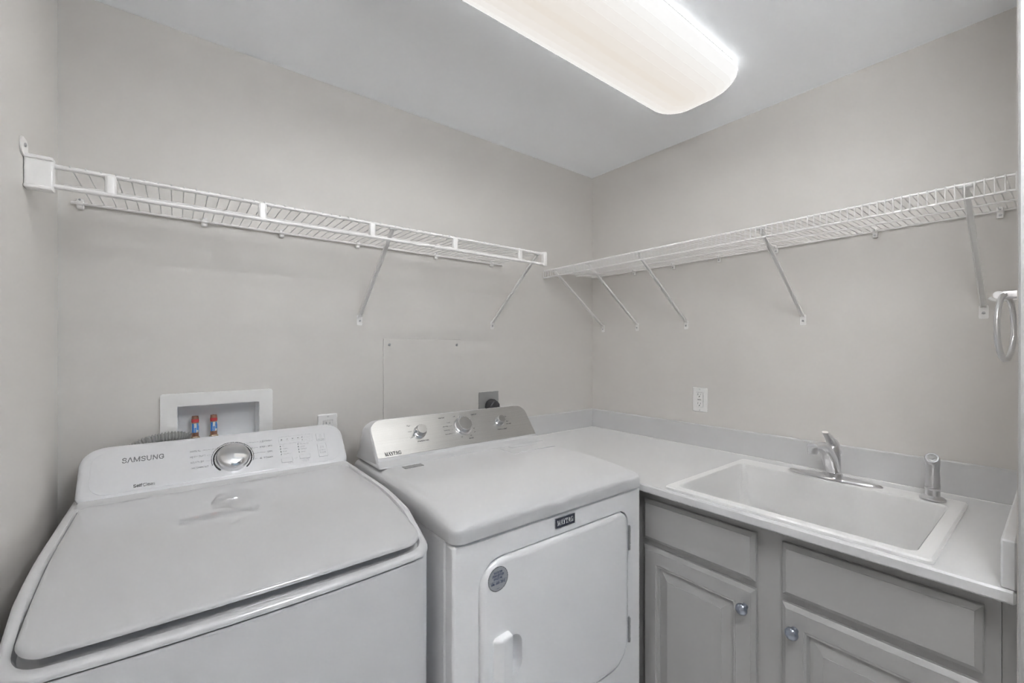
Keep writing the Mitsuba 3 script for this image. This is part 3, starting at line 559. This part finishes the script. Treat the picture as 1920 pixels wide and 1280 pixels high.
wb = thing('washer_outlet_box', 'white framed recessed plumbing box in the wall above the washer', 'outlet box')
fx = prism(Polygon(rrect(-1.964, -1.660, 1.035, 1.2455, .008), [np.array([(WBX[0], WBX[2]), (WBX[1], WBX[2]), (WBX[1], WBX[3]), (WBX[0], WBX[3])])]), 0, .006)
put('frame', frame(fx, [0, -.0005, 0], [1, 0, 0], [0, 0, 1]), 'm_plastic', wb)
e = .0012
put('recess', cat_([cbox(WBX[0], WBX[0] + e, -.004, .085, WBX[2], WBX[3]), cbox(WBX[1] - e, WBX[1], -.004, .085, WBX[2], WBX[3]), cbox(WBX[0], WBX[1], -.004, .085, WBX[3] - e, WBX[3]), cbox(WBX[0], WBX[1], -.004, .085, WBX[2], WBX[2] + e), cbox(WBX[0], WBX[1], .085, .0862, WBX[2], WBX[3])]), 'm_box_grey', wb)
for x, word in ((-1.876, 'left'), (-1.826, 'right')):
    t = thing('water_hammer_arrestor', f'copper water hammer arrestor with red and blue label, {word} of the two in the box', 'plumbing fitting')
    y = .045; at = lambda prof, z, n=24: frame(lathe(prof, n), [x, y, z], [1, 0, 0], [0, 1, 0])
    put('tube', at([(.0095, 0), (.0095, .062), (.0085, .067), (0, .068)], 1.098), 'm_copper', t, smooth=40)
    put('label', at([(.0099, 0), (.0099, .030)], 1.112), 'm_label_white', t, smooth=40)
    put('red_band', at([(.0101, 0), (.0101, .010)], 1.1455), 'm_red', t, smooth=40)
    lt = text('WATER', 0, 0, .0085, .026, True); lt.vertices[:, 2] += .0100
    w_ = lt.vertices[:, 0] / .0100 ; r_ = lt.vertices[:, 2].copy(); zz = lt.vertices[:, 1].copy()
    bl = []
    for a0, a1, z0, z1 in ((-2.6, -1.9, .112, .1415), (-1.75, -1.35, .112, .128), (-1.2, -.6, .120, .1415), (-.5, .2, .112, .135)):
        ww = np.linspace(a0, a1, 8); o_ = np.stack([x + .0102 * np.cos(ww), y + .0102 * np.sin(ww)], 1)
        bl.append(trimesh.Trimesh(np.vstack([np.column_stack([o_, np.full(8, 1 + z0)]), np.column_stack([o_, np.full(8, 1 + z1)])]), [f for k in range(7) for f in ((k, k + 1, k + 9), (k, k + 9, k + 8))], process=False))
    put('blue_print', cat_(bl), 'm_blue', t)
    put('fitting', at([(.0125, 0), (.0125, .010), (.0105, .013)], WBX[2] + e, 6), 'm_brass', t)

hs = thing('drain_hose', 'grey corrugated drain hose curving behind the washer console', 'hose')
ctrl = A3([(-2.075, -.026, .93), (-2.056, -.026, 1.045), (-2.032, -.026, 1.086), (-1.998, -.026, 1.106), (-1.958, -.026, 1.115), (-1.932, -.024, 1.116), (-1.912, -.019, 1.1125), (-1.896, -.019, 1.106)])
tt = np.linspace(0, len(ctrl) - 1, 400)
from scipy.interpolate import CubicSpline
pth = CubicSpline(np.arange(len(ctrl)), ctrl)(tt); ln = np.concatenate([[0], np.cumsum(np.linalg.norm(np.diff(pth, axis=0), axis=1))])
put('corrugated_tube', tube(pth, .0150 + .0022 * np.sign(np.sin(ln * 2 * np.pi / .0072)) * np.abs(np.sin(ln * 2 * np.pi / .0072)) ** .6, 16), 'm_hose', hs, smooth=True)

# ------------------------------------------------------------------ towel ring and hook on the front wall
tg = thing('towel_ring', 'chrome towel ring hanging from a bracket at the right edge', 'towel ring')
TX, TY = -.46, -1.612
put('wall_plate', to_tri(rbox(TX - .022, TX + .022, -1.6495, -1.6425, 1.485, 1.529, .003, 12)), 'm_chrome', tg, smooth=30)
put('arm', cat_([to_tri(rbox(TX - .012, TX + .010, -1.644, TY - .004, 1.498, 1.516, .004, 12)), tube([(TX - .013, TY, 1.507), (TX + .013, TY, 1.507)], .0085, 20)]), 'm_chrome', tg, smooth=30)
rw = np.linspace(0, 2 * np.pi, 72, endpoint=False); ra = math.radians(-7)
rp = np.stack([TX + .071 * np.sin(rw) * math.cos(ra), TY - .010 + .071 * np.sin(rw) * math.sin(ra) * 1.0, 1.434 + .073 * np.cos(rw)], 1); rp[:, 1] -= (rp[:, 2] - 1.499) * -.10 * 0
put('ring', tube(rp, .0052, 14, closed=True), 'm_chrome', tg, smooth=True)
hk = thing('wall_hook', 'small white wall hook behind the towel ring', 'hook')
put('base', to_tri(rbox(-.345, -.315, -1.6495, -1.644, 1.490, 1.520, .002, 12)), 'm_plastic', hk, smooth=30)
put('peg', tube([(-.33, -1.645, 1.505), (-.33, -1.600, 1.506), (-.33, -1.592, 1.509), (-.33, -1.588, 1.513)], .0045, 10), 'm_plastic', hk, smooth=40)
